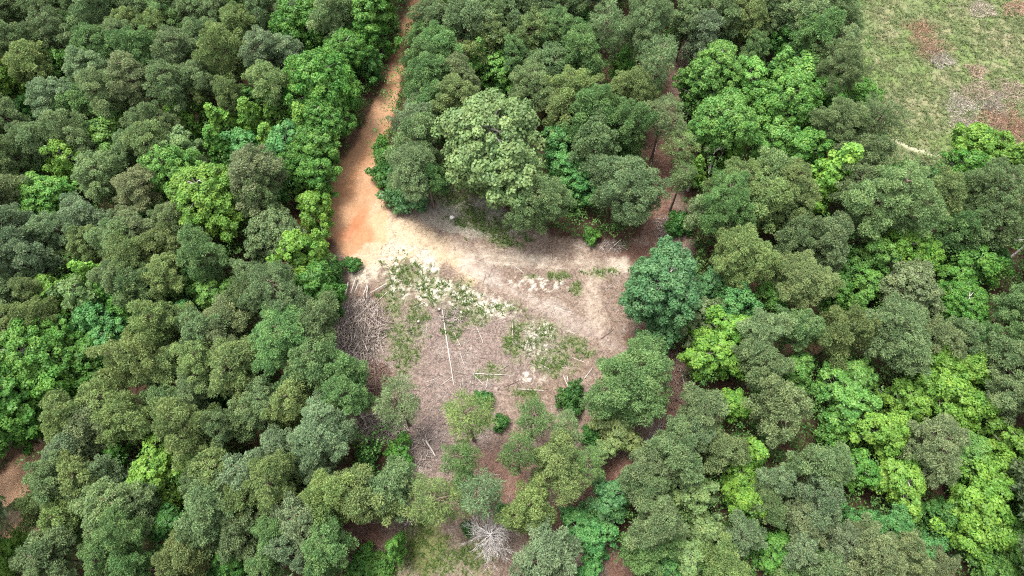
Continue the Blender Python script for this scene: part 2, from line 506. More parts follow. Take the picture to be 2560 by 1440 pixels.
def make_crown(name, R, semi, nclump, crad, nleaf, L, Wd, prof, lobes=.22, jit=.6, inner=.25, flat=.8, seed=0, droop=0.0, needle=False, notch=.75, gap=1.25):
    """crown centred on the origin, horizontal radius R, half height semi"""
    g = np.random.default_rng(seed)
    ph = g.random(6) * 6.28
    Vs, Ns, Ds, rn, limbs = [], [], [], [], []
    k = tries = 0
    while k < nclump and tries < nclump * 30:
        tries += 1
        h = g.random() ** .8
        if h < .45 and g.random() > .3 + .6 * prof(h): continue
        az = tries * 2.399963 + g.normal() * .35
        lob = 1 + lobes * (math.sin(2 * az + ph[0]) * .5 + math.sin(3 * az + ph[1] + 3 * h) * .6 + math.sin(5 * az + ph[2] - 5 * h) * .5)
        rr = prof(h) * lob * (g.random() ** .5 if g.random() < inner else .7 + .36 * g.random() ** 1.3)
        if math.sin(az + ph[3]) > .45 and math.sin(5 * h + ph[4]) > .2 and g.random() < notch: continue
        cr = crad * (.72 + .56 * g.random())
        x, y, z = math.cos(az) * rr * (R - cr * .6), math.sin(az) * rr * (R - cr * .6), (h * 2 - 1) * (semi - cr * .4) - droop * rr
        C = np.array([x, y, z])
        if limbs and np.min(np.linalg.norm(np.array(limbs) - C, axis=1)) < crad * gap: continue
        n = int(nleaf * (cr / crad) ** 2)
        P, N, D = clump_leaves(C, cr, n, flat, jit)
        # tips of the puff turned a little towards the outside of the crown
        N = norm(N + .25 * norm(C + 1e-6))
        Vs.append(P); Ns.append(N); Ds.append(D)
        base = .5 + .5 * (g.random() - .5)
        rn.append(np.clip(base + .5 * (rng.random(n) - .5), 0, 1))
        limbs.append(C)
        k += 1
    P = np.concatenate(Vs); N = np.concatenate(Ns); r = np.concatenate(rn)
    n = len(P)
    V, Q = leaf_quads(P, N, L * (.7 + .6 * rng.random(n)), Wd * (.7 + .6 * rng.random(n)),
                      norm(np.concatenate(Ds) + .55 * rng.normal(size=(n, 3))) if needle else None)
    me = np_mesh(name, V, Q, r)
    # limbs from the stem to every third puff
    lines = [([(0, 0, -semi * 1.3), (.03 * R, .02 * R, 0), (0, 0, semi * .85)], [.09 * R ** .5, .06 * R ** .5, .02])]
    for C in limbs[::2]:
        z0 = C[2] - .35 * math.hypot(C[0], C[1]) - .1
        mid = np.array([C[0] * .5, C[1] * .5, (z0 + C[2]) / 2 + .05 * R * g.normal()])
        lines.append(([(0, 0, z0), mid, C], [.045 * R ** .5, .03 * R ** .5, .012]))
    lv, lf = tubes(lines, 5)
    return me, np_mesh(name + '_limbs', lv, lf, smooth=True)


def prof_pine(h):
    return math.sqrt(max(0, 1 - ((h - .38) / .66) ** 2)) if h > .38 else .62 + .38 * h / .38


def prof_round(h):
    return math.sqrt(max(0, 1 - ((h - .42) / .6) ** 2)) if h > .42 else .7 + .3 * h / .42


def prof_spire(h):
    return max(.12, (1 - h) ** .75 * 1.0) if h > .18 else .75 + .25 * h / .18


PROTO = {}


def proto(kind, n, mat, barkmat, R, **kw):
    lst = []
    for i in range(n):
        c, l = make_crown(kind, R, seed=hash_(kind) + i * 13, **kw)
        c.materials.append(mat); l.materials.append(barkmat)
        lst.append((c, l, R))
    PROTO[kind] = lst


def hash_(s):
    return sum(ord(ch) * (i + 3) for i, ch in enumerate(s))


proto('pine', 12, M_NEEDLE, M_BARK, 2.2, semi=3.1, nclump=80, crad=.54, nleaf=245, L=.225, Wd=.088, prof=prof_pine, lobes=.58, gap=1.45, jit=.7, flat=.85, needle=True)
proto('bigpine', 4, M_NEEDLE, M_BARK, 3.6, semi=3.9, nclump=170, crad=.6, nleaf=240, L=.235, Wd=.09, prof=prof_round, lobes=.36, gap=1.45, jit=.7, flat=.8, needle=True, notch=.5)
proto('thinpine', 4, M_NEEDLE, M_BARK, 2.2, semi=2.8, nclump=60, crad=.5, nleaf=70, L=.34, Wd=.065, prof=prof_pine, lobes=.34, jit=.7, flat=.8, needle=True)
proto('spire', 4, M_LEAF, M_GREYBARK, 1.8, semi=3.5, nclump=95, crad=.42, nleaf=95, L=.24, Wd=.19, prof=prof_spire, lobes=.4, jit=.7, notch=.4)
proto('round', 8, M_LEAF, M_GREYBARK, 2.3, semi=2.8, nclump=88, crad=.48, nleaf=135, L=.24, Wd=.18, prof=prof_round, lobes=.55, gap=1.3, jit=.7)
proto('biground', 4, M_LEAF, M_GREYBARK, 4.2, semi=4.3, nclump=230, crad=.6, nleaf=150, L=.25, Wd=.19, prof=prof_round, lobes=.22, jit=.7, flat=.85, notch=.15)
proto('bush', 4, M_LEAF, M_GREYBARK, 1.1, semi=.8, nclump=30, crad=.3, nleaf=70, L=.19, Wd=.14, prof=prof_round, lobes=.4, jit=.7)

# tapered stems, one unit tall level 0..1 scaled per tree
def stem_mesh(name, r0, r1, mat, bend=.02, seed=1):
    g = np.random.default_rng(seed)
    z = np.linspace(-.03, 1, 9)
    P = np.stack([bend * np.sin(z * 3 + g.random() * 6) * z, bend * np.cos(z * 2.3 + g.random() * 6) * z, z], 1)
    R = r0 + (r1 - r0) * np.clip(z, 0, 1); R[0] *= 1.5; R[1] *= 1.15
    P[:, :2] *= 14
    V, Fc = tubes([(P, R)], 8)
    me = np_mesh(name, V, Fc, smooth=True); me.materials.append(mat)
    return me


STEM_P = [stem_mesh('pine_stem', .17, .07, M_BARK, .012, s) for s in (1, 2, 3)]
STEM_B = [stem_mesh('broadleaf_stem', .19, .08, M_GREYBARK, .02, s) for s in (4, 5, 6)]

# ------------------------------------------------------------------ tree survey
COLOURS = {  # real leaf colours
    'g': ((.134, .200, .084), 'grey-green'), 'b': ((.146, .210, .106), 'blue-grey'), 'G': ((.110, .196, .066), 'fresh green'), 'o': ((.150, .210, .072), 'olive'),
    't': ((.152, .196, .088), 'brown-tinged'), 'y': ((.136, .266, .042), 'lime green'), 'l': ((.116, .250, .052), 'light green'), 'm': ((.088, .214, .038), 'mid green'),
    'd': ((.052, .145, .030), 'dark green'), 'p': ((.152, .236, .084), 'pale cream-green'), 'e': ((.084, .226, .064), 'emerald'), 'k': ((.112, .164, .066), 'dark olive'),
    'v': ((.088, .204, .072), 'blue-green')}
# x y radius shape colour | shapes: P pine, T thin pine, S spire, R round broadleaf, B bush
SURVEY = """
8 30 30 S l;52 30 42 P g;118 35 42 P g;130 85 40 P g;28 108 46 P g;190 65 28 P G;240 22 45 P g;192 8 30 P g;290 30 36 P o;316 64 30 P o;350 22 36 P g;412 28 42 P G
390 76 38 P o;300 88 30 P g;240 118 42 P G;295 114 30 P G;350 130 46 P G;440 120 44 P g;503 95 38 P g;493 42 38 P g;545 42 36 P g;598 68 38 P o;587 12 24 S l;645 25 38 P g
560 140 50 P o;497 195 32 P g;424 210 46 P g;335 205 46 P t;257 235 44 P g;222 180 42 P b;150 165 38 R m;73 162 42 P o;22 205 44 R y;125 245 44 P b;198 270 40 P G;486 240 26 P o
570 235 32 P o;655 125 42 P b;66 285 34 R d;12 295 42 P k;90 365 44 P g;180 340 46 P g;452 292 36 S y;517 275 30 S y;560 310 42 S y;627 295 38 S y;612 242 24 R l;265 345 50 R l
290 305 30 S m;360 312 36 P g;375 362 44 P o;318 370 32 P g;420 320 34 P k;170 405 44 R y;222 410 24 R m;110 490 68 R l;70 440 30 R l;250 440 46 P g;340 470 46 P t;450 385 50 R p
440 440 70 R l;520 500 95 R y;612 378 44 R e;545 365 34 S m;640 440 50 P t;650 495 46 P k;20 395 42 P k;25 490 46 P t;715 140 40 P b;675 210 44 P o;735 10 38 P g;830 35 46 P g
755 65 74 R m;840 85 38 S l;928 45 50 R l;962 12 28 S y;924 98 44 R m;865 130 54 R m;912 160 38 R d;805 215 86 R m;812 298 58 R m;686 280 34 S y;762 310 36 S y;720 370 50 R e
675 345 32 S y;792 374 48 R m;745 425 56 R m;785 440 44 R m;690 470 34 R d;1054 90 28 P G;1086 48 42 P g;1066 150 38 P G;1105 118 46 P G;1100 6 28 R y;1140 18 30 R l;1172 54 50 P g
1238 35 50 P g;1217 95 46 P o;1203 150 34 S l;1240 176 44 R l;1148 190 38 P t;1082 200 44 P G;1050 204 36 P G;1135 240 46 P o;1080 245 38 P G;1048 264 36 P g;1044 312 40 P b;1046 362 54 P g
1085 300 36 R d;1030 425 58 P g;968 435 36 B d;1012 490 46 B v;955 372 30 B m;1070 440 36 P G;1235 370 134 R p;1280 40 46 P g;1340 30 46 P g;1335 86 46 P o;1400 80 50 P G;1410 22 38 P g
1285 135 34 P G;1330 215 54 P g;1380 165 44 P g;1455 130 50 P G;1430 225 48 P o;1405 282 46 P o;1460 60 30 S d;1435 12 34 S m;1515 60 44 T g;1620 50 58 P g;1562 95 38 T g;1560 160 30 S m
1575 228 54 P o;1568 305 46 P G;1645 155 42 T g;1660 295 46 T g;1485 290 52 P G;1485 362 54 P g;1400 365 42 R e;1415 425 42 R e;1455 470 40 R e;1345 505 72 P g;1570 472 80 P g;1555 355 34 R d
1720 45 44 P g;1790 50 44 P g;1865 55 42 P o;1905 28 38 P g;1755 95 40 P b;1885 130 30 P G;1790 170 66 R l;1745 215 46 R l;1870 200 50 R l;1805 310 86 R l;1892 255 36 R m;1830 390 34 S y
1743 420 26 S y;1704 370 36 T o;1706 445 28 T k;1850 470 68 P o;1935 35 50 P g;2010 40 48 P g;2070 32 48 P g;2108 60 38 P g;1965 92 38 R d;2040 95 50 P G;2090 120 46 P g;2092 172 56 P k
1945 175 36 S l;2015 190 52 R l;2070 235 46 R m;2140 242 40 R m;1960 275 80 R l;2010 375 50 R m;1935 360 46 R l;2110 305 56 P k;2190 312 66 T k;2165 395 46 P k;2085 430 56 S y;1925 440 50 P p
1985 465 46 P o;2430 365 44 R y;2486 376 42 R y;2420 430 42 R m;2540 395 42 S y;2230 432 26 B d;2300 442 38 B k;2345 445 26 B d;2230 505 94 P p;2350 485 44 P o;2490 475 76 P k;2150 465 44 P g
208 545 46 P b;132 580 44 P b;20 570 44 P b;60 645 50 P b;225 610 38 P o;290 592 44 P g;345 575 42 P t;325 640 46 P o;410 615 46 P o;430 555 38 P g;375 545 28 R e;485 580 34 P g
505 635 46 P G;145 655 44 R o;238 685 40 S y;128 735 44 R y;222 745 60 R p;248 800 50 R e;285 750 34 S m;270 850 46 R e;165 845 50 R l;68 725 28 P o;20 740 42 P g;85 790 44 P o
28 830 36 P o;290 690 38 P g;350 710 50 P G;410 690 42 P o;455 720 42 R d;390 748 26 S o;330 775 44 R m;530 700 38 R m;545 740 46 R l;465 790 32 R e;400 820 66 P o;340 900 60 P o
570 790 46 P t;505 830 50 P g;560 855 48 P t;495 910 50 P o;590 920 60 P o;410 925 46 P o;65 900 92 R m;150 965 62 R m;40 1000 72 R m;218 905 50 R m;630 745 46 P k;690 595 74 R k
790 530 42 R y;745 650 60 R y;795 725 50 R m;690 735 70 P g;783 602 28 B t;705 835 76 P G;786 812 50 P g;785 920 56 P G;852 930 50 P G;838 768 26 B d;880 660 22 B d;822 685 36 R d
620 690 40 P k;1655 715 106 R v;1660 840 38 R v;1815 510 60 P G;1775 535 46 P g;1900 510 56 P o;1700 560 34 B d;1855 640 76 P o;1835 750 46 R e;1775 710 30 R v;1750 780 44 R k;1725 815 32 R k
1815 835 56 R y;1785 888 58 R y;1905 830 46 P g;1580 960 96 P G;1478 590 24 B m;1975 532 42 P o;1980 600 44 P g;2070 600 52 P g;2010 700 66 P o;2085 725 34 R m;1930 740 32 R m;2128 680 26 R v
2255 625 74 R y;2185 645 50 R l;2270 722 70 R t;2165 712 40 R l;2145 757 28 S l;2420 672 52 R m;2472 640 30 R d;2395 762 62 R m;2545 765 42 P G;2000 820 44 P G;2110 830 56 P o;2240 830 80 P g
2340 852 46 P t;2400 842 40 P g;2445 842 34 R e;2535 850 46 P G;2515 920 50 P g;1990 930 44 R l;1905 915 46 P g;2130 955 48 R l;2330 920 56 R y;2405 932 50 R y;2395 582 42 P G;2475 560 50 P k
170 1035 52 P o;260 1010 54 P o;235 1066 50 P t;320 1050 54 P o;425 1015 46 P g;485 985 38 P g;470 1070 60 P o;540 1065 38 P g;625 1035 50 P g;545 1010 28 R d;175 1130 46 P b;168 1099 38 P o
132 1195 52 P g;210 1205 60 P o;265 1190 44 P b;112 1264 42 P o;275 1265 60 P g;175 1300 50 P o;340 1275 48 P g;385 1178 64 R y;435 1245 40 R y;292 1135 28 R m;535 1165 48 P o;495 1165 32 R m
482 1208 28 P g;525 1280 56 P g;625 1190 50 P b;615 1245 50 P o;605 1330 52 P g;430 1310 46 R d;26 1398 50 R y;115 1395 56 P g;255 1385 44 P G;310 1320 50 P G;325 1415 42 P G;465 1395 66 P o
585 1405 40 R d;30 1072 54 R m;550 1425 36 B d;855 985 50 P G;805 1085 80 P b;735 1008 48 P o;655 1010 46 P g;680 1012 30 R l;700 1130 48 P b;680 1205 56 P o;755 1190 34 P o;805 1190 30 P b
830 1245 60 P o;900 1240 56 P o;970 1230 60 P g;1000 1130 38 B m;920 1145 38 B d;750 1310 56 P b;685 1330 42 P G;820 1370 56 P G;720 1378 44 P b;995 1008 54 T g;1172 1040 52 T o;1207 998 24 B d
1252 1058 22 B d;1155 1150 44 T G;1165 1205 32 T G;1085 1255 60 T o;1205 1240 52 T b;905 1410 40 B m;950 1425 34 B l;985 1370 30 S m;1172 1322 20 B d;1258 1278 20 B d;660 1425 40 P G;1333 1048 44 T G
1410 1068 40 T g;1430 995 42 B d;1298 1135 46 T G;1390 1155 64 P o;1465 1155 38 T G;1540 1065 50 R o;1482 1085 28 B d;1510 1130 30 R p;1685 1130 60 P g;1755 1030 52 P g;1730 1088 40 P b;1840 1015 34 R y
1805 1125 46 P t;1885 1135 40 S y;1615 1180 50 P t;1620 1228 46 P g;1540 1240 48 R v;1515 1278 32 R v;1325 1270 58 P o;1420 1222 38 T o;1475 1340 54 R e;1455 1300 36 R v;1365 1390 72 P b;1640 1310 62 P g
1620 1378 50 P G;1725 1235 66 R p;1765 1345 60 R p;1720 1388 46 R p;1848 1205 44 R y;1862 1255 44 R y;1860 1340 46 P b;1810 1420 46 P o;1665 1425 40 R e;1475 1432 32 R e;1910 1215 36 R k;1950 1025 62 P t
2110 1000 62 R l;2095 1055 46 R m;2195 1085 62 R y;2260 1015 52 R y;2350 985 66 R y;2420 1020 56 R y;2335 1115 76 P t;2425 1135 42 R l;2515 1110 56 R y;2135 1175 50 R m;2250 1205 64 R y;2055 1165 56 P g
2045 1250 52 P b;1945 1200 36 P b;1920 1258 42 P k;2015 1315 48 P t;2155 1310 40 R e;2230 1320 46 R e;2440 1255 70 R y;2490 1180 56 R y;2440 1340 64 R y;2540 1200 44 R y;2540 1370 48 R l;2312 1375 40 R e
2175 1385 52 P t;2255 1395 50 P t;2115 1355 42 P b;1935 1375 52 R m;1980 1420 42 R p;2065 1425 44 P g;2005 1380 34 P b;2355 1290 40 R d;2490 1425 40 R l;2535 1000 48 P g;2345 1425 36 P t;2545 1290 36 R m
"""
KIND = {'P': ('pine_tree', 'pine'), 'T': ('pine_tree', 'thin-crowned pine'), 'S': ('broadleaf_tree', 'pointed leafy tree'), 'R': ('broadleaf_tree', 'round leafy tree'), 'B': ('shrub', 'shrub')}
CAT = {'P': 'pine tree', 'T': 'pine tree', 'S': 'broadleaf tree', 'R': 'broadleaf tree', 'B': 'shrub'}
GROUP = {'P': 'pines of the forest', 'T': 'thin pines in the open ground', 'S': 'pointed broadleaf trees', 'R': 'round broadleaf trees', 'B': 'shrubs in the open ground'}
# things a reader can find at once, with the words for them; (x, y) -> (own label, short name)
LAND = {
    (1235, 370): ('huge pale cream-green oak with a round dome standing above the clearing', 'the huge pale oak'),
    (1655, 715): ('large dark blue-green tree on the right rim of the clearing', 'the big blue-green tree'),
    (1580, 960): ('broad solitary pine on the lower right rim of the clearing', 'the broad pine by the clearing'),
    (805, 215): ('largest round mid green tree left of the orange dirt road', 'the round tree by the road'),
    (145, 655): ('mustard olive round tree among blue-grey pines near the left edge', 'the mustard tree'),
    (385, 1178): ('larger lime green tree among dull pines, right of the lower left road', 'the lime tree among dull pines'),
    (2270, 722): ('brown-tinged leafy tree tucked under a lime green crown', 'the brown-tinged leafy tree'),
    (2335, 1115): ('broad brown-tinged pine ringed by lime green trees', 'the pine ringed by lime trees'),
    (1400, 365): ('emerald green tree touching the huge pale oak on its right', 'the emerald tree by the oak'),
    (222, 745): ('frosty pale green leafy tree below a lime spire', 'the frosty pale tree'),
    (400, 820): ('large golden olive pine right of the emerald trees', 'the golden olive pine'),
    (690, 595): ('dark olive broadleaf tree behind the lime tree at the clearing edge', 'the dark olive leafy tree'),
    (2430, 365): ('lime green tree standing out into the meadow from below', 'the lime tree in the meadow'),
    (2190, 312): ('dark pine jutting furthest into the meadow', 'the dark pine jutting into the meadow'),
    (125, 245): ('slender silvery blue-grey pine beside a dark gap near the left edge', 'the slender silvery pine'),
    (65, 900): ('biggest mid green leafy crown on the left edge above the lower road', 'the biggest leafy crown on the left edge'),
    (598, 68): ('yellowish olive pine below a small green treetop at the upper edge', 'the yellowish pine near the top'),
    (2230, 505): ('broad pale cream-green pine just below the meadow', 'the broad pale pine below the meadow'),
    (1785, 888): ('wide lime green tree below the large blue-green tree', 'the wide lime tree'),
    (675, 210): ('round olive pine beside the largest round green tree', 'the round olive pine'),
    (1365, 1390): ('grey bristly pine at the bottom edge, right of the bare tree', 'the grey pine at the bottom edge'),
    (2230, 1320): ('paler of two emerald trees near the lower right', 'the pale emerald tree'),
    (2440, 1255): ('tallest lime green tree near the lower right corner', 'the tall lime tree'),
    (1725, 1235): ('cream-flecked oak, upper one of three pale oaks', 'the cream-flecked oak'),
    (1475, 1340): ('bright mint emerald tree by a bare red-brown gap', 'the mint tree'),
    (1805, 310): ('largest light green tree between the litter alley and the meadow', 'the largest light green tree'),
    (755, 65): ('wide mid green tree near the top, left of the road', 'the wide green tree near the top'),
    (520, 500): ('wide lime green tree, the widest left of the clearing', 'the widest lime tree'),
    (1570, 472): ('big grey-green pine just above the sandy track', 'the big pine above the track'),
    (805, 1085): ('big blue-grey pine left of the lower brush pile', 'the big blue-grey pine'),
    (705, 835): ('big fresh green pine left of the large brush pile', 'the big fresh green pine'),
    (2240, 830): ('wide grey-green pine below the brown-tinged leafy tree', 'the wide grey pine'),
    (1515, 60): ('thin pine with its long dark trunk showing, near the top', 'the pine with the long trunk'),
    (690, 735): ('broad grey-green pine below the dark olive leafy tree', 'the broad grey pine'),
}
ANCHOR = {k: v[1] for k, v in LAND.items()}
ANCHOR.update({(1225, 1335): 'the bare grey tree', (1780, 410): 'the forked grey snag', (2528, 620): 'the bleached dead tree', (0, 0): 'the top left corner', (2560, 1440): 'the bottom right corner',
               (0, 1440): 'the bottom left corner', (2100, 0): 'the top of the meadow edge', (2560, 720): 'the middle of the right edge', (0, 560): 'the middle of the left edge', (1030, 0): 'the road at the top edge', (1640, 370): 'the pale log in the alley', (50, 1200): 'the lower left road',
               (885, 840): 'the large brush pile'})
DIRS = ['to the right of', 'up and right of', 'straight above', 'up and left of', 'to the left of', 'down and left of', 'straight below', 'down and right of']
ORD = ['nearest', 'second nearest', 'third nearest', 'fourth nearest', 'fifth nearest', 'sixth nearest']

trees = []
for tok in SURVEY.replace('\n', ';').split(';'):
    tok = tok.split()
    if len(tok) == 5:
        trees.append((int(tok[0]), int(tok[1]), int(tok[2]), tok[3], tok[4]))


def look(t):
    return COLOURS[t[4]][1] + ' ' + KIND[t[3]][1]


def place_label(t):
    best = None
    for (ax, ay), nm in ANCHOR.items():
        if (ax, ay) == (t[0], t[1]): continue
        dx, dy = t[0] - ax, ay - t[1]
        d = math.hypot(dx, dy)
        s = int(round(math.atan2(dy, dx) / (math.pi / 4))) % 8
        same = sorted(math.hypot(u[0] - ax, ay - u[1]) for u in trees if look(u) == look(t) and (u[0], u[1]) not in LAND
                      and int(round(math.atan2(ay - u[1], u[0] - ax) / (math.pi / 4))) % 8 == s)
        r = same.index(d)
        c = d * (1 + .7 * r)
        words = f'{look(t)}, {ORD[min(r, 5)]} {DIRS[s]} {nm}'
        if r < 6 and len(words.split()) <= 15 and (best is None or c < best[0]):
            best = (c, f'{look(t)}, {ORD[r]} {DIRS[s]} {nm}')
    return best[1]


def jitter(c, amt, g):
    k = 1 + amt * g.normal()
    return tuple(max(.01, v * k * (1 + amt * .35 * g.normal())) for v in c)


g2 = np.random.default_rng(21)
TALL = {(1515, 60): 13.0, (1620, 50): 12.5, (1645, 155): 11.5, (1172, 1040): 10.5, (2190, 312): 8.0, (1345, 505): 7.5, (1570, 472): 8.5, (1580, 960): 8.0, (995, 1008): 9.0}
for t in trees:
    px, py, r, sh, cc = t
    semi_r, clear = {'P': (1.32, 5.0), 'T': (1.25, 5.5), 'S': (1.9, 1.6), 'R': (1.15, 1.8), 'B': (.72, .05)}[sh]
    wob_ = g2.normal()
    zc = 8.0 if sh != 'B' else .6
    for _ in range(3):
        rm = r * depth(px, py, zc) / F * (.98 if r > 62 else 1.2 if sh == 'T' else 1.06)
        zc = semi_r * rm + clear + (wob_ * .8 if sh != 'B' else 0)
        zc = TALL.get((px, py), zc)
    pkind = {'P': 'bigpine' if rm > 3.0 else 'pine', 'T': 'thinpine', 'S': 'spire', 'R': 'biground' if rm > 3.2 else 'round', 'B': 'bush'}[sh]
    x, y, _ = at(px, py, zc)
    root = empty(KIND[sh][0], (x, y, float(ground_z(x, y))))
    lab = LAND[(px, py)][0] if (px, py) in LAND else place_label(t)
    tag(root, lab, CAT[sh], GROUP[sh])
    cme, lme, R = PROTO[pkind][g2.integers(len(PROTO[pkind]))]
    s = rm / R
    stretch = {'P': 1.0, 'T': 1.0, 'S': 1.0, 'R': 1.0, 'B': 1.0}[sh] * (1 + .1 * g2.normal())
    rot = g2.random() * 6.283
    tilt = (g2.normal() * .07, g2.normal() * .07)
    crown = link('crown', cme, root)
    crown.location = (0, 0, zc); crown.scale = (s * (1 + .07 * g2.normal()), s * (1 + .07 * g2.normal()), s * min(max(stretch, .8), 1.25))
    crown.rotation_euler = (*tilt, rot)
    crown.color = (*jitter(COLOURS[cc][0], .07, g2), 1)
    br = link('branches', lme, root)
    br.location = crown.location; br.scale = crown.scale; br.rotation_euler = crown.rotation_euler
    if sh != 'B':
        st_ = (STEM_P if sh in 'PT' else STEM_B)[g2.integers(3)]
        tk = link('trunk', st_, root)
        w = .75 + .25 * s
        tk.scale = (w, w, zc); tk.rotation_euler = (0, 0, rot)

# ------------------------------------------------------------------ dead wood
def branching(start, direction, length, radius, levels, g, spread=.6, kids=4, out=None, curve=.15, upb=.0):
    """a list of tapering polylines"""
    if out is None: out = []
    d = norm(np.asarray(direction, float)); p = np.asarray(start, float)
    pts, n = [p], 5
    for i in range(n - 1):
        d = norm(d + curve * g.normal(size=3) + np.array([0, 0, upb]))
        p = p + d * length / (n - 1); pts.append(p)
    rad = np.linspace(radius, radius * .35, n)
    out.append((pts, rad))
    if levels > 0:
        for k in range(kids):
            i = 1 + g.integers(n - 1)
            nd = norm(norm(np.asarray(pts[i]) - np.asarray(pts[i - 1])) + spread * norm(g.normal(size=3)) * 1.3)
            branching(pts[i], nd, length * (.45 + .3 * g.random()), max(.015, rad[i] * .62), levels - 1, g, spread, kids, out, curve, upb)
    return out


def tube_obj(name, lines, mat, parent=None, sides=5, rnd=False):
    V, Fc = tubes(lines, sides)
    r = None
    me = np_mesh(name, V, Fc, np.repeat(rng.random(len(Fc) // 4 + 1), 4)[:len(Fc)] if rnd else None, smooth=True)
    return link(name, me, parent, mat)


# bare tree seen from above, bottom middle
g3 = np.random.default_rng(5)
x, y, _ = at(1228, 1338, 5.0)
bt = empty('dead_tree', (x, y, float(ground_z(x, y))))
tag(bt, 'bare grey leafless tree with a dense starburst of twigs near the bottom edge', 'dead tree')
tube_obj('trunk', [([(0, 0, -.3), (.05, 0, 2.5), (0, .05, 6.2)], [.17, .12, .04])], M_BLEACH, bt, 8)
bl = []
for k in range(38):
    z0 = 2.6 + 3.6 * k / 38
    a = k * 2.4; e = .15 + .5 * g3.random()
    branching((0, 0, z0), (math.cos(a), math.sin(a), e), 1.75 * (1.15 - .45 * k / 38) * (.8 + .4 * g3.random()), .055, 2, g3, .55, 6, bl, .16, .04)
tube_obj('branches', bl, M_BLEACH, bt, 4)

# forked snag in the litter alley
x, y, _ = at(1764, 460, 0)
sn = empty('dead_snag', (x, y, float(ground_z(x, y))))
tag(sn, 'bare pale grey forked snag without bark beside the litter alley', 'dead tree')
T0 = np.array(at(1772, 432, 2.6)) - np.array([x, y, 0])
tube_obj('trunk', [([(0, 0, -.3), T0 * .5 + np.array([.03, 0, 0]), T0], [.16, .13, .11])], M_GREYBARK, sn, 8)
fk = []
for (qx, qy, qz, rr) in ((1770, 395, 5.0, .08), (1784, 385, 6.0, .09), (1798, 397, 5.0, .07)):
    E = np.array(at(qx, qy, qz)) - np.array([x, y, 0])
    fk.append(([T0, (T0 + E) / 2 + np.array([.1, .05, 0]), E], [rr, rr * .8, rr * .45]))
    branching(E, E - T0, 1.5, rr * .45, 2, g3, .5, 3, fk, .15, .03)
tube_obj('fork', fk, M_GREYBARK, sn, 6)

# bleached dead tree by the right edge
x, y, _ = at(2512, 655, 0)
dt = empty('dead_tree', (x, y, float(ground_z(x, y))))
tag(dt, 'bleached white dead tree with crooked drooping limbs near the right edge', 'dead tree')
tube_obj('trunk', [([(0, 0, -.3), (.2, .3, 4), (.6, .6, 8.5)], [.16, .12, .05])], M_BLEACH, dt, 8)
bl = []
for k in range(11):
    z0 = 5.0 + 3.4 * k / 11; a = g3.random() * 6.28
    branching((.2 + .4 * (z0 - 4) / 4.5, .3 + .3 * (z0 - 4) / 4.5, z0), (math.cos(a), math.sin(a), .1), 2.2, .06, 2, g3, .6, 3, bl, .25, -.03)
tube_obj('branches', bl, M_BLEACH, dt, 4)

# grey fallen top lying in the red litter, lower right
x, y, _ = at(1590, 1115, 0)
ft = empty('fallen_treetop', (x, y, float(ground_z(x, y))))
tag(ft, 'grey fallen treetop with forked branches lying on dark red litter', 'fallen branch')
bl = []
branching((-1.6, -.8, .15), (.9, .45, .08), 3.6, .09, 3, g3, .55, 4, bl, .1, 0)
bl = [(np.maximum(np.asarray(P) * np.array([1, 1, .45]), np.array([-9, -9, .05])), R) for P, R in bl]
tube_obj('branches', bl, M_BLEACH, ft, 4)

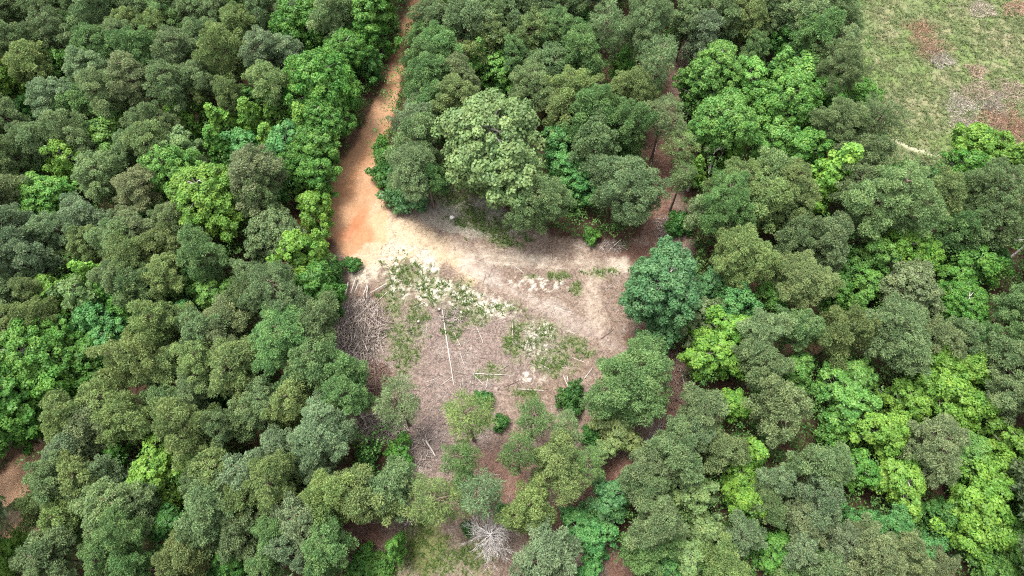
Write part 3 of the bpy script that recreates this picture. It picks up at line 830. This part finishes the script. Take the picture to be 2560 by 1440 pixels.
# ---- logs and poles: x0 y0 x1 y1 radius(m) material label
LOGS = [
    (1106, 776, 1134, 962, .10, 'l', 'longest straight pale pole lying down the middle of the clearing'),
    (1096, 792, 1138, 795, .06, 'l', 'short pale stick crossing the upper end of the longest pole'),
    (872, 710, 864, 750, .10, 'l', 'leftmost upright-looking pale log above the large brush pile'),
    (891, 698, 880, 739, .10, 'l', 'pale log second from the left above the large brush pile'),
    (896, 716, 889, 738, .07, 'l', 'short thin stick beside the second log above the brush pile'),
    (919, 716, 911, 744, .09, 'l', 'left one of two crossing logs on the brush pile top'),
    (921, 718, 919, 750, .08, 'l', 'right one of two crossing logs on the brush pile top'),
    (968, 712, 926, 740, .09, 'l', 'slanting pale log reaching out of the brush pile toward the grass'),
    (968, 730, 938, 758, .07, 'l', 'thinner slanting log below the one reaching toward the grass'),
    (1064, 755, 1030, 770, .08, 'l', 'lone pale log slanting across grass right of the brush pile'),
    (941, 776, 930, 802, .07, 'l', 'short pale stick on the right flank of the brush pile'),
    (906, 800, 888, 848, .09, 'l', 'pale log leaning left in the middle of the brush pile'),
    (886, 802, 922, 884, .08, 'l', 'long pale log slanting down right across the brush pile'),
    (919, 803, 921, 884, .06, 'l', 'thin straight pole on the right of the brush pile'),
    (856, 800, 858, 847, .06, 'l', 'thin straight pole on the left of the brush pile'),
    (870, 884, 899, 816, .07, 'l', 'pole slanting up right in the lower brush pile'),
    (832, 856, 864, 830, .06, 'l', 'stick poking from the left rim of the brush pile'),
    (962, 803, 941, 829, .06, 'l', 'thin stick in the green weeds right of the brush pile'),
    (1176, 933, 1276, 938, .07, 'l', 'long level pole right of the lower end of the longest pole'),
    (1157, 944, 1158, 968, .05, 'l', 'short upright-looking stick just right of the longest pole tip'),
    (1103, 962, 1131, 942, .06, 'l', 'stick slanting up to the lower tip of the longest pole'),
    (1067, 955, 1097, 944, .05, 'l', 'short slanting stick left of the lower tip of the longest pole'),
    (1220, 946, 1214, 972, .06, 'l', 'short steep stick below the long level pole'),
    (1182, 935, 1208, 961, .05, 'l', 'thin stick slanting down from the long level pole'),
    (1134, 830, 1152, 864, .05, 'l', 'thin slanting stick just right of the longest pole middle'),
    (1191, 816, 1208, 857, .05, 'l', 'thin stick on pinkish litter well right of the longest pole'),
    (1150, 882, 1161, 913, .05, 'l', 'thin steep stick right of the lower longest pole'),
    (1066, 1104, 1090, 1144, .13, 'l', 'thick pale log slanting below the lower brush pile'),
    (1042, 1074, 1065, 1115, .09, 'l', 'pale log just above the thick slanting log'),
    (1071, 1144, 1104, 1175, .09, 'd', 'brown log just below the thick pale slanting log'),
    (1037, 1158, 1055, 1181, .06, 'l', 'short stick on red litter left of the brown log'),
    (1113, 1150, 1131, 1185, .06, 'l', 'thin stick right of the brown log'),
    (1229, 1186, 1249, 1187, .06, 'l', 'short level stick on bare red litter above the bare tree'),
    (1286, 665, 1311, 683, .07, 'l', 'pale slanting stick beside the sandy track'),
    (1281, 806, 1283, 860, .05, 'l', 'thin steep pole beside green weeds mid clearing'),
    (1346, 908, 1372, 922, .07, 'l', 'pale slanting stick below the green weed patch'),
    (1398, 919, 1426, 920, .05, 'l', 'short level stick above the dark juniper shrub'),
    (1461, 947, 1481, 919, .07, 'l', 'pale stick leaning right beside the broad pine'),
    (1408, 938, 1421, 967, .07, 'l', 'left of two side by side sticks above the dark shrub'),
    (1417, 937, 1423, 967, .06, 'l', 'right of two side by side sticks above the dark shrub'),
    (1430, 894, 1462, 905, .05, 'l', 'thin slanting stick above the broad pine'),
    (1503, 846, 1533, 823, .08, 'd', 'dark brown log slanting on bare ground below the sand'),
    (1260, 967, 1296, 952, .08, 'd', 'brown slanting pole at the lower middle of the clearing'),
    (1413, 827, 1438, 834, .06, 'l', 'short pale log at the top of the weeds, right side'),
    (1524, 624, 1554, 597, .10, 'l', 'pale log slanting at the forest edge above the track'),
    (1583, 606, 1612, 624, .07, 'd', 'brown branch lying beside the blue-green tree top'),
    (1698, 908, 1722, 1000, .11, 'l', 'long pale pole leaning in the dark right rim'),
    (1669, 934, 1688, 917, .08, 'l', 'short pale log left of the long pole in the right rim'),
    (1672, 946, 1716, 950, .08, 'd', 'level brown log crossing the long pole in the right rim'),
    (1663, 1045, 1695, 1040, .08, 'd', 'reddish brown log low in the right rim'),
    (1294, 972, 1360, 976, .07, 'l', 'upper pole of a level pair left of the dark shrub'),
    (1310, 980, 1352, 978, .06, 'd', 'lower pole of a level pair left of the dark shrub'),
    (1642, 357, 1625, 421, .10, 'l', 'long pale log lying on the red litter alley'),
    (1089, 466, 1114, 450, .08, 'l', 'white log below the pines left of the pale oak'),
    (1650, 560, 1671, 586, .06, 'l', 'pale stick in the alley below the big pine'),
    (1600, 340, 1614, 352, .08, 'l', 'short pale log at the upper end of the litter alley'),
    (979, 1346, 980, 1414, .05, 'l', 'thin pale fallen stem beside small saplings at the bottom'),
]
MATS = {'l': M_LOG, 'd': M_DARKLOG}
for (x0, y0, x1, y1, rr, mk, lb) in LOGS:
    heap = 0.0
    a = np.array(at(x0, y0, .1)); b = np.array(at(x1, y1, .1))
    za, zb = float(ground_z(a[0], a[1])), float(ground_z(b[0], b[1]))
    if 'brush pile' in lb and 'lower' not in lb[:30] and 'right of the brush' not in lb: heap = .75
    c = (a + b) / 2
    P = []
    for tt in np.linspace(0, 1, 6):
        q = a + (b - a) * tt - c
        q[2] = za + (zb - za) * tt + rr * .8 + heap * (.6 + .4 * tt) + .02 * math.sin(tt * 9 + x0)
        q[0] += .02 * math.sin(tt * 5 + y0); P.append(q)
    V, Fc = tubes([(np.array(P), np.linspace(rr * .95, rr * .6, 6))], 8)
    o = link('fallen_log', np_mesh('fallen_log', V, Fc, smooth=True), None, MATS[mk])
    o.location = (c[0], c[1], 0)
    tag(o, lb, 'log', 'logs and poles left in the clearing')


# ---- brush piles
def brush_pile(px, py, rpx, rpy, h, n, mat, label, lmax=2.6, rot=None):
    x, y, _ = at(px, py, 0)
    sx = rpx * depth(px, py) / F; sy = rpy * depth(px, py) / F / .9
    lines = []
    for k in range(n):
        rr = math.sqrt(g3.random()); a = g3.random() * 6.283
        cx, cy = rr * math.cos(a) * sx, rr * math.sin(a) * sy
        cz = h * (1 - rr ** 2) * g3.random() + .05
        az = g3.random() * 6.283 if rot is None else rot + g3.normal() * .7
        L = .5 + (lmax - .5) * g3.random() ** 1.6
        d = np.array([math.cos(az), math.sin(az), .22 * g3.normal()]) * L / 2
        P = np.array([(cx, cy, cz)]) + np.linspace(-1, 1, 4)[:, None] * d + g3.normal(size=(4, 3)) * .07 * min(L, 1.5)
        P[:, 2] = np.maximum(P[:, 2], .03)
        r0 = .018 + .05 * g3.random() ** 2.5
        lines.append((P, np.linspace(r0, r0 * .5, 4)))
    V, Fc = tubes(lines, 4)
    nf = len(Fc) // n
    me = np_mesh('brush_pile', V, Fc, np.repeat(g3.random(n), nf)[:len(Fc)], smooth=True)
    o = link('brush_pile', me, None, mat)
    o.location = (x, y, float(ground_z(x, y)))
    tag(o, label, 'brush pile', 'heaps of felled branches')


brush_pile(894, 826, 68, 80, 1.3, 2100, M_BRUSH, 'largest heap of grey branches and poles on the left rim of the clearing', 3.2, 1.6)
brush_pile(868, 905, 34, 36, .8, 500, M_BRUSH, 'smaller grey heap between the largest heap and the reddish brown heap', 2.4, 1.9)
brush_pile(955, 1068, 66, 36, 1.0, 650, M_BRUSH, 'lower heap of tangled grey branches beside the dark green shrubs', 2.2)
brush_pile(935, 960, 40, 55, .7, 420, M_DARKLOG, 'reddish brown heap of straw and twigs between the two grey heaps', 1.8)
brush_pile(1690, 950, 34, 80, .8, 420, M_DARKLOG, 'dark brown heap of branches along the right rim of the clearing', 2.2)
brush_pile(1130, 792, 34, 22, .25, 160, M_TWIG, 'small scatter of pale twigs at the upper end of the longest pole', 1.5)
brush_pile(1660, 575, 26, 34, .35, 150, M_TWIG, 'small heap of pale sticks at the foot of the litter alley', 1.4)
brush_pile(1530, 615, 40, 16, .3, 120, M_TWIG, 'small heap of brown branches at the forest edge above the track', 1.6)
brush_pile(1055, 1120, 26, 50, .3, 180, M_TWIG, 'scatter of grey sticks around the thick slanting log', 1.6)
brush_pile(1010, 1300, 24, 14, .3, 90, M_TWIG, 'small heap of grey twigs left of the see-through olive pine', 1.3)


# ---- stones and stumps
def stone(px, py, r, label):
    x, y, _ = at(px, py, 0)
    import bmesh
    bm = bmesh.new(); bmesh.ops.create_icosphere(bm, subdivisions=3, radius=r)
    ph = g3.random(3) * 6
    for v in bm.verts:
        k = 1 + .18 * math.sin(v.co.x * 5 / r * .5 + ph[0]) + .15 * math.sin(v.co.y * 7 / r * .5 + ph[1]) + .1 * math.sin((v.co.x + v.co.z) * 5 / r + ph[2])
        v.co *= k; v.co.z *= .6
    for f in bm.faces: f.smooth = True
    me = bpy.data.meshes.new('rock'); bm.to_mesh(me); bm.free()
    o = link('rock', me, None, M_STONE); o.location = (x, y, float(ground_z(x, y)) + r * .2)
    tag(o, label, 'rock')


stone(1131, 543, .34, 'white rock on the grey gravel above the sandy track')
stone(1152, 780, .16, 'small pale stone right of the top of the longest pole')


def stump(px, py, r, h, label):
    x, y, _ = at(px, py, 0)
    root = empty('tree_stump', (x, y, float(ground_z(x, y))))
    tag(root, label, 'tree stump')
    V, Fc = tubes([(np.array([(0, 0, -.15), (0, 0, .05), (0, 0, h * .6), (0.01, 0, h)]), np.array([r * 1.45, r * 1.2, r * 1.02, r]))], 12)
    link('bark', np_mesh('stump_bark', V, Fc, smooth=False), root, M_DARKLOG)
    V, Fc = tubes([(np.array([(0.01, 0, h + .004), (0.01, 0, h + .02)]), np.array([r * .93, r * .9]))], 12)
    link('cut_face', np_mesh('stump_face', V, Fc), root, M_LOG)


stump(1098, 776, .2, .4, 'pale cut stump at the upper end of the longest pole')
stump(1046, 806, .19, .3, 'low round stump left of the longest pole')
stump(1688, 538, .24, .3, 'stump in the litter alley beside the dark shrub')
stump(998, 1348, .15, .25, 'small stump beside the thin pale stem at the bottom')

# ------------------------------------------------------------------ dry brush in the meadow
DRY = [(2304, 72, 34, (0.44, 0.29, 0.19), 'reddish dry shrub, upper one of the brown clump in the meadow'), (2326, 118, 44, (0.43, 0.30, 0.20), 'widest tan and red dry shrub of the brown clump in the meadow'),
       (2352, 150, 26, (0.49, 0.44, 0.38), 'grey dry shrub at the lower end of the brown clump in the meadow'), (2400, 262, 40, (0.52, 0.47, 0.39), 'pale grey dry shrub left in the large dry patch of the meadow'),
       (2450, 232, 48, (0.49, 0.39, 0.30), 'tan dry shrub at the top of the large dry patch'), (2500, 300, 56, (0.44, 0.27, 0.20), 'wide reddish dry shrub in the lower large dry patch'),
       (2550, 318, 44, (0.43, 0.26, 0.18), 'reddish dry shrub on the right edge above the lime trees'), (2440, 176, 22, (0.52, 0.39, 0.29), 'small tan dry tuft alone right of the brown clump'),
       (2530, 225, 40, (0.47, 0.38, 0.29), 'tan dry shrub near the right edge of the meadow'), (2455, 22, 30, (0.55, 0.47, 0.38), 'pale dry tuft close to the top edge of the meadow'),
       (2545, 20, 34, (0.52, 0.35, 0.25), 'rusty dry shrub in the top right corner'), (2480, 262, 34, (0.47, 0.43, 0.36), 'grey dry shrub in the middle of the large dry patch'),
       (2415, 312, 30, (0.51, 0.44, 0.36), 'pale dry shrub just above the lone lime tree')]


def dry_mat(name, c):
    return wood_mat(name, tuple(v * .5 for v in c), tuple(min(1, v * .8) for v in c), 2, .8)


for i, (px, py, r, c, lb) in enumerate(DRY):
    x, y, _ = at(px, py, .2); rm = r * depth(px, py) / F
    n = int(230 * rm)
    lines = []
    for k in range(n):
        a = g3.random() * 6.283; rr = g3.random() ** .6 * rm * (1 + .3 * math.sin(3 * a + i) + .22 * math.sin(5 * a + 2 * i))
        b0 = np.array([rr * math.cos(a), rr * math.sin(a) * .9, 0])
        L = .4 + .8 * g3.random(); d = norm(np.array([g3.normal() * .8, g3.normal() * .8, .5]))
        lines.append(([b0, b0 + d * L * .5, b0 + d * L + g3.normal(size=3) * .1], [.035, .028, .012]))
    V, Fc = tubes(lines, 3)
    me = np_mesh('dry_shrub', V, Fc, np.repeat(g3.random(n), len(Fc) // n)[:len(Fc)], smooth=True)
    o = link('dry_shrub', me, None, dry_mat('dry_stems', c)); o.location = (x, y, float(ground_z(x, y)) - .03)
    tag(o, lb, 'dry shrub', 'dry shrubs in the meadow')


# ------------------------------------------------------------------ ground cover (uncountable)
def scatter(mask_fn, n, x0=-88, x1=88, y0=2, y1=98):
    X = x0 + (x1 - x0) * rng.random(n); Y = y0 + (y1 - y0) * rng.random(n)
    p, q = to_px(X, Y)
    ok = (p > -60) & (p < W + 60) & (q > -60) & (q < H + 60)
    X, Y = X[ok], Y[ok]
    keep = rng.random(len(X)) < mask_fn(X, Y)
    return X[keep], Y[keep]


def blades(name, X, Y, per, hgt, wid, color, lean, mat=M_GRASS, label=None, cat=None):
    n = len(X) * per
    bx = np.repeat(X, per) + rng.normal(size=n) * .09; by = np.repeat(Y, per) + rng.normal(size=n) * .09
    bz = ground_z(bx, by) - .01
    a = rng.random(n) * 6.283
    hh = hgt * (.5 + rng.random(n)) * np.repeat(.6 + .8 * rng.random(len(X)), per)
    ln = lean * (.3 + rng.random(n))
    tx, ty = bx + np.cos(a) * ln * hh, by + np.sin(a) * ln * hh
    w = wid * (.6 + .8 * rng.random(n))
    px_, py_ = -np.sin(a) * w, np.cos(a) * w
    mx, my, mz = bx * .55 + tx * .45, by * .55 + ty * .45, bz + hh * .62
    V = np.stack([np.stack([bx - px_ * .5, by - py_ * .5, bz], 1), np.stack([mx + px_, my + py_, mz], 1),
                  np.stack([tx, ty, bz + hh], 1), np.stack([mx - px_, my - py_, mz], 1)], 1).reshape(-1, 3)
    o = link(name, np_mesh(name, V, np.arange(n * 4).reshape(-1, 4), np.clip(np.repeat(rng.random(len(X)), per) * .6 + .4 * rng.random(n), 0, 1)), None, mat)
    o.color = (*color, 1)
    tag(o, label, cat, None, 'stuff')
    return o


X, Y = scatter(lambda x, y: sample(m_mead, x, y) * (1 - sample(m_foot, x, y)) * (.25 + .75 * sstep(.4, .6, sample(NZ2, x, y))), 70000, 25, 90, 40, 98)
blades('meadow_grass', X, Y, 5, .22, .045, (.13, .165, .07), 1.4, label='short pale green grass covering the meadow', cat='grass')
X, Y = scatter(lambda x, y: sample(m_mead, x, y) * sstep(.5, .68, sample(NZ1, x, y) * .6 + sample(NZ4, x, y) * .4) * .25, 40000, 25, 90, 40, 98)
blades('dry_grass', X, Y, 5, .28, .045, (.2, .185, .115), 1.4, label='dry straw coloured grass mixed into the meadow', cat='grass')
X, Y = scatter(lambda x, y: sample(GR, x, y) ** 1.5 * sample(m_clear, x, y) * .5, 150000, -40, 40)
blades('clearing_grass', X, Y, 6, .24, .05, (.085, .135, .036), 1.2, label='patchy green weeds and grass on the felled clearing', cat='grass')


def twigs(name, X, Y, l0, l1, r, mat, label, cat, lift=.03):
    n = len(X); a = rng.random(n) * 6.283
    L = (l0 + (l1 - l0) * rng.random(n) ** 2.2) / 2
    dx, dy = np.cos(a) * L, np.sin(a) * L
    rr = r * (.6 + .8 * rng.random(n)) * (.6 + L / l1 * 1.2)
    nx, ny = -np.sin(a) * rr, np.cos(a) * rr
    z0 = ground_z(X - dx, Y - dy) + lift * rng.random(n) + .01; z1 = ground_z(X + dx, Y + dy) + lift * rng.random(n) + .01
    A = np.stack([X - dx, Y - dy, z0], 1); B = np.stack([X + dx, Y + dy, z1], 1)
    S = np.stack([nx, ny, np.zeros(n)], 1); U = np.zeros((n, 3)); U[:, 2] = rr * 1.6
    V = np.stack([A - S, A + S, A + U, B - S * .6, B + S * .6, B + U * .6], 1).reshape(-1, 3)
    o = np.arange(n)[:, None] * 6
    Fc = np.concatenate([o + np.array([[0, 2, 5, 3]]), o + np.array([[2, 1, 4, 5]]), o + np.array([[1, 0, 3, 4]])], 1).reshape(-1, 4)
    ob = link(name, np_mesh(name, V, Fc, np.repeat(rng.random(n), 3)), None, mat)
    tag(ob, label, cat, None, 'stuff')


PKS = np.clip(pk, 0, 1) * m_clear * (1 - np.clip(m_r, 0, 1))
X, Y = scatter(lambda x, y: sample(PKS, x, y) * (.3 + .7 * sstep(.35, .65, sample(NZ1, x, y))), 90000, -40, 40)
twigs('twig_litter', X, Y, .15, 1.5, .014, M_TWIG, 'fine pale twigs and chips littering the felled clearing', 'twigs', .06)
smooth_sand = 1 - sstep(.4, .8, DET)
X, Y = scatter(lambda x, y: sample(m_clear, x, y) * (1 - .92 * sample(smooth_sand, x, y)) * (1 - sample(m_r, x, y)) * .5, 60000, -40, 40)
twigs('branch_litter', X, Y, .12, .9, .013, M_BRUSH, 'small brown branches scattered over the bare ground', 'twigs', .05)

X, Y = scatter(lambda x, y: np.clip(sample(PKS, x, y) + .12 * sample(m_clear, x, y) * (1 - sample(smooth_sand, x, y)), 0, 1) * sstep(.45, .6, sample(NZ1, x, y) * .5 + sample(NZ2, x, y) * .5), 16000, -40, 40)
twigs('stick_litter', X, Y, .5, 2.4, .028, M_LOG, 'pale sticks strewn over the felled clearing', 'sticks', .12)

# low green growth under the trees
forest = 1 - np.clip(m_clear + m_mead + m_r + m_rl + m_r2 + m_pad, 0, 1)
FSD = np.minimum(np.minimum(-sdc, -sdm), np.minimum(-s_r, -s_r2))


def undergrowth(name, n, color, zlo, zhi, rad, per, label, seed, dens):
    X, Y = scatter(lambda x, y: sample(forest, x, y) * dens(x, y), n)
    m = len(X)
    cz = ground_z(X, Y) + zlo + (zhi - zlo) * rng.random(m) ** 1.5
    C = np.repeat(np.stack([X, Y, cz], 1), per, 0)
    D = norm(rng.normal(size=(len(C), 3))); D[:, 2] = np.abs(D[:, 2])
    rr = np.repeat(rad * (.6 + .8 * rng.random(m)), per)
    P = C + D * (rr * (.5 + .5 * rng.random(len(C))))[:, None] * np.array([1, 1, .7])
    N = norm(D + .6 * rng.normal(size=D.shape))
    V, Q = leaf_quads(P, N, .26 * (.7 + .6 * rng.random(len(P))), .18)
    r = np.clip(np.repeat(rng.random(m), per) * .5 + .5 * rng.random(len(P)), 0, 1)
    o = link(name, np_mesh(name, V, Q, r), None, M_LEAF); o.color = (*color, 1)
    tag(o, label, 'undergrowth', None, 'stuff')


undergrowth('undergrowth', 26000, (.085, .185, .045), .3, 6.0, .9, 36, 'dark green saplings and brush filling the gaps under the trees', 1, lambda x, y: .55 + .45 * sstep(.4, .6, sample(NZ1, x, y)))
EDGE = sstep(-10, 5, FSD) * (1 - sstep(30, 60, FSD))
undergrowth('edge_weeds', 12000, (.06, .13, .03), .1, .7, .5, 26, 'low green weeds along the edges of road and clearing', 2, lambda x, y: sample(EDGE, x, y) * sstep(.5, .62, sample(NZ2, x, y)))


# forest that goes on beyond the picture
def far_wood():
    pts = []
    for i in range(9000):
        px, py = -600 + 3760 * rng.random(), -330 + 1970 * rng.random()
        if -75 < px < W + 75 and -60 < py < H + 90: continue
        if px > 2080 and py < 470: continue
        if py < 0 and abs(px - 1080) < 60: continue
        x, y, z = at(px, py, 12)
        if all((x - a) ** 2 + (y - b) ** 2 > 14 for a, b in pts): pts.append((x, y))
        if len(pts) > 750: break
    Vs, Fs, rs, o = [], [], [], 0
    for (x, y) in pts:
        me = PROTO['pine'][rng.integers(7)][0]
        n = len(me.vertices); V = np.empty(n * 3, np.float32); me.vertices.foreach_get('co', V); V = V.reshape(-1, 4, 3)
        r = np.empty(len(me.polygons), np.float32); me.attributes['rnd'].data.foreach_get('value', r)
        sel = rng.random(len(V)) < .13
        V = V[sel]; c = V.mean(1, keepdims=True); V = c + (V - c) * 2.5
        V = V.reshape(-1, 3) * (.9 + .3 * rng.random()) + np.array([x, y, 12 + rng.normal()])
        Vs.append(V); Fs.append(np.arange(len(V)).reshape(-1, 4) + o); o += len(V); rs.append(r[sel])
    ob = link('surrounding_wood', np_mesh('surrounding_wood', np.concatenate(Vs), np.concatenate(Fs), np.concatenate(rs)), None, M_NEEDLE)
    ob.color = (.09, .13, .06, 1)
    tag(ob, 'more of the same forest going on beyond the picture', 'forest', None, 'stuff')


far_wood()

# ------------------------------------------------------------------ light
SUN_EL, SUN_AZ = math.radians(74), math.radians(-60)      # azimuth from +Y towards +X
wd = bpy.data.worlds.new('World'); sc.world = wd; wd.use_nodes = True
nt = wd.node_tree
for n in list(nt.nodes): nt.nodes.remove(n)
sky = nt.nodes.new('ShaderNodeTexSky'); sky.sky_type = 'NISHITA'; sky.sun_disc = False
sky.sun_elevation = SUN_EL; sky.sun_rotation = SUN_AZ
sky.air_density = 1.0; sky.dust_density = 4.0; sky.ozone_density = 1.0
hs = nt.nodes.new('ShaderNodeHueSaturation'); hs.inputs['Saturation'].default_value = .2
bg = nt.nodes.new('ShaderNodeBackground'); bg.inputs[1].default_value = .15
ow = nt.nodes.new('ShaderNodeOutputWorld')
nt.links.new(sky.outputs[0], hs.inputs['Color']); nt.links.new(hs.outputs[0], bg.inputs[0]); nt.links.new(bg.outputs[0], ow.inputs[0])
sd = bpy.data.lights.new('sun', 'SUN'); sd.energy = 1.5; sd.angle = math.radians(16); sd.color = (1, .96, .88)
so = bpy.data.objects.new('sun', sd); col.objects.link(so)
so.rotation_euler = (math.pi / 2 - SUN_EL, 0, math.pi - SUN_AZ)
so.location = (0, 0, 120)

sc.cycles.use_denoising = False
sc.cycles.filter_width = 1.1
vs = sc.view_settings
vs.view_transform = 'Standard'; vs.look = 'None'; vs.gamma = 1; vs.use_curve_mapping = False
vs.exposure = 1.95
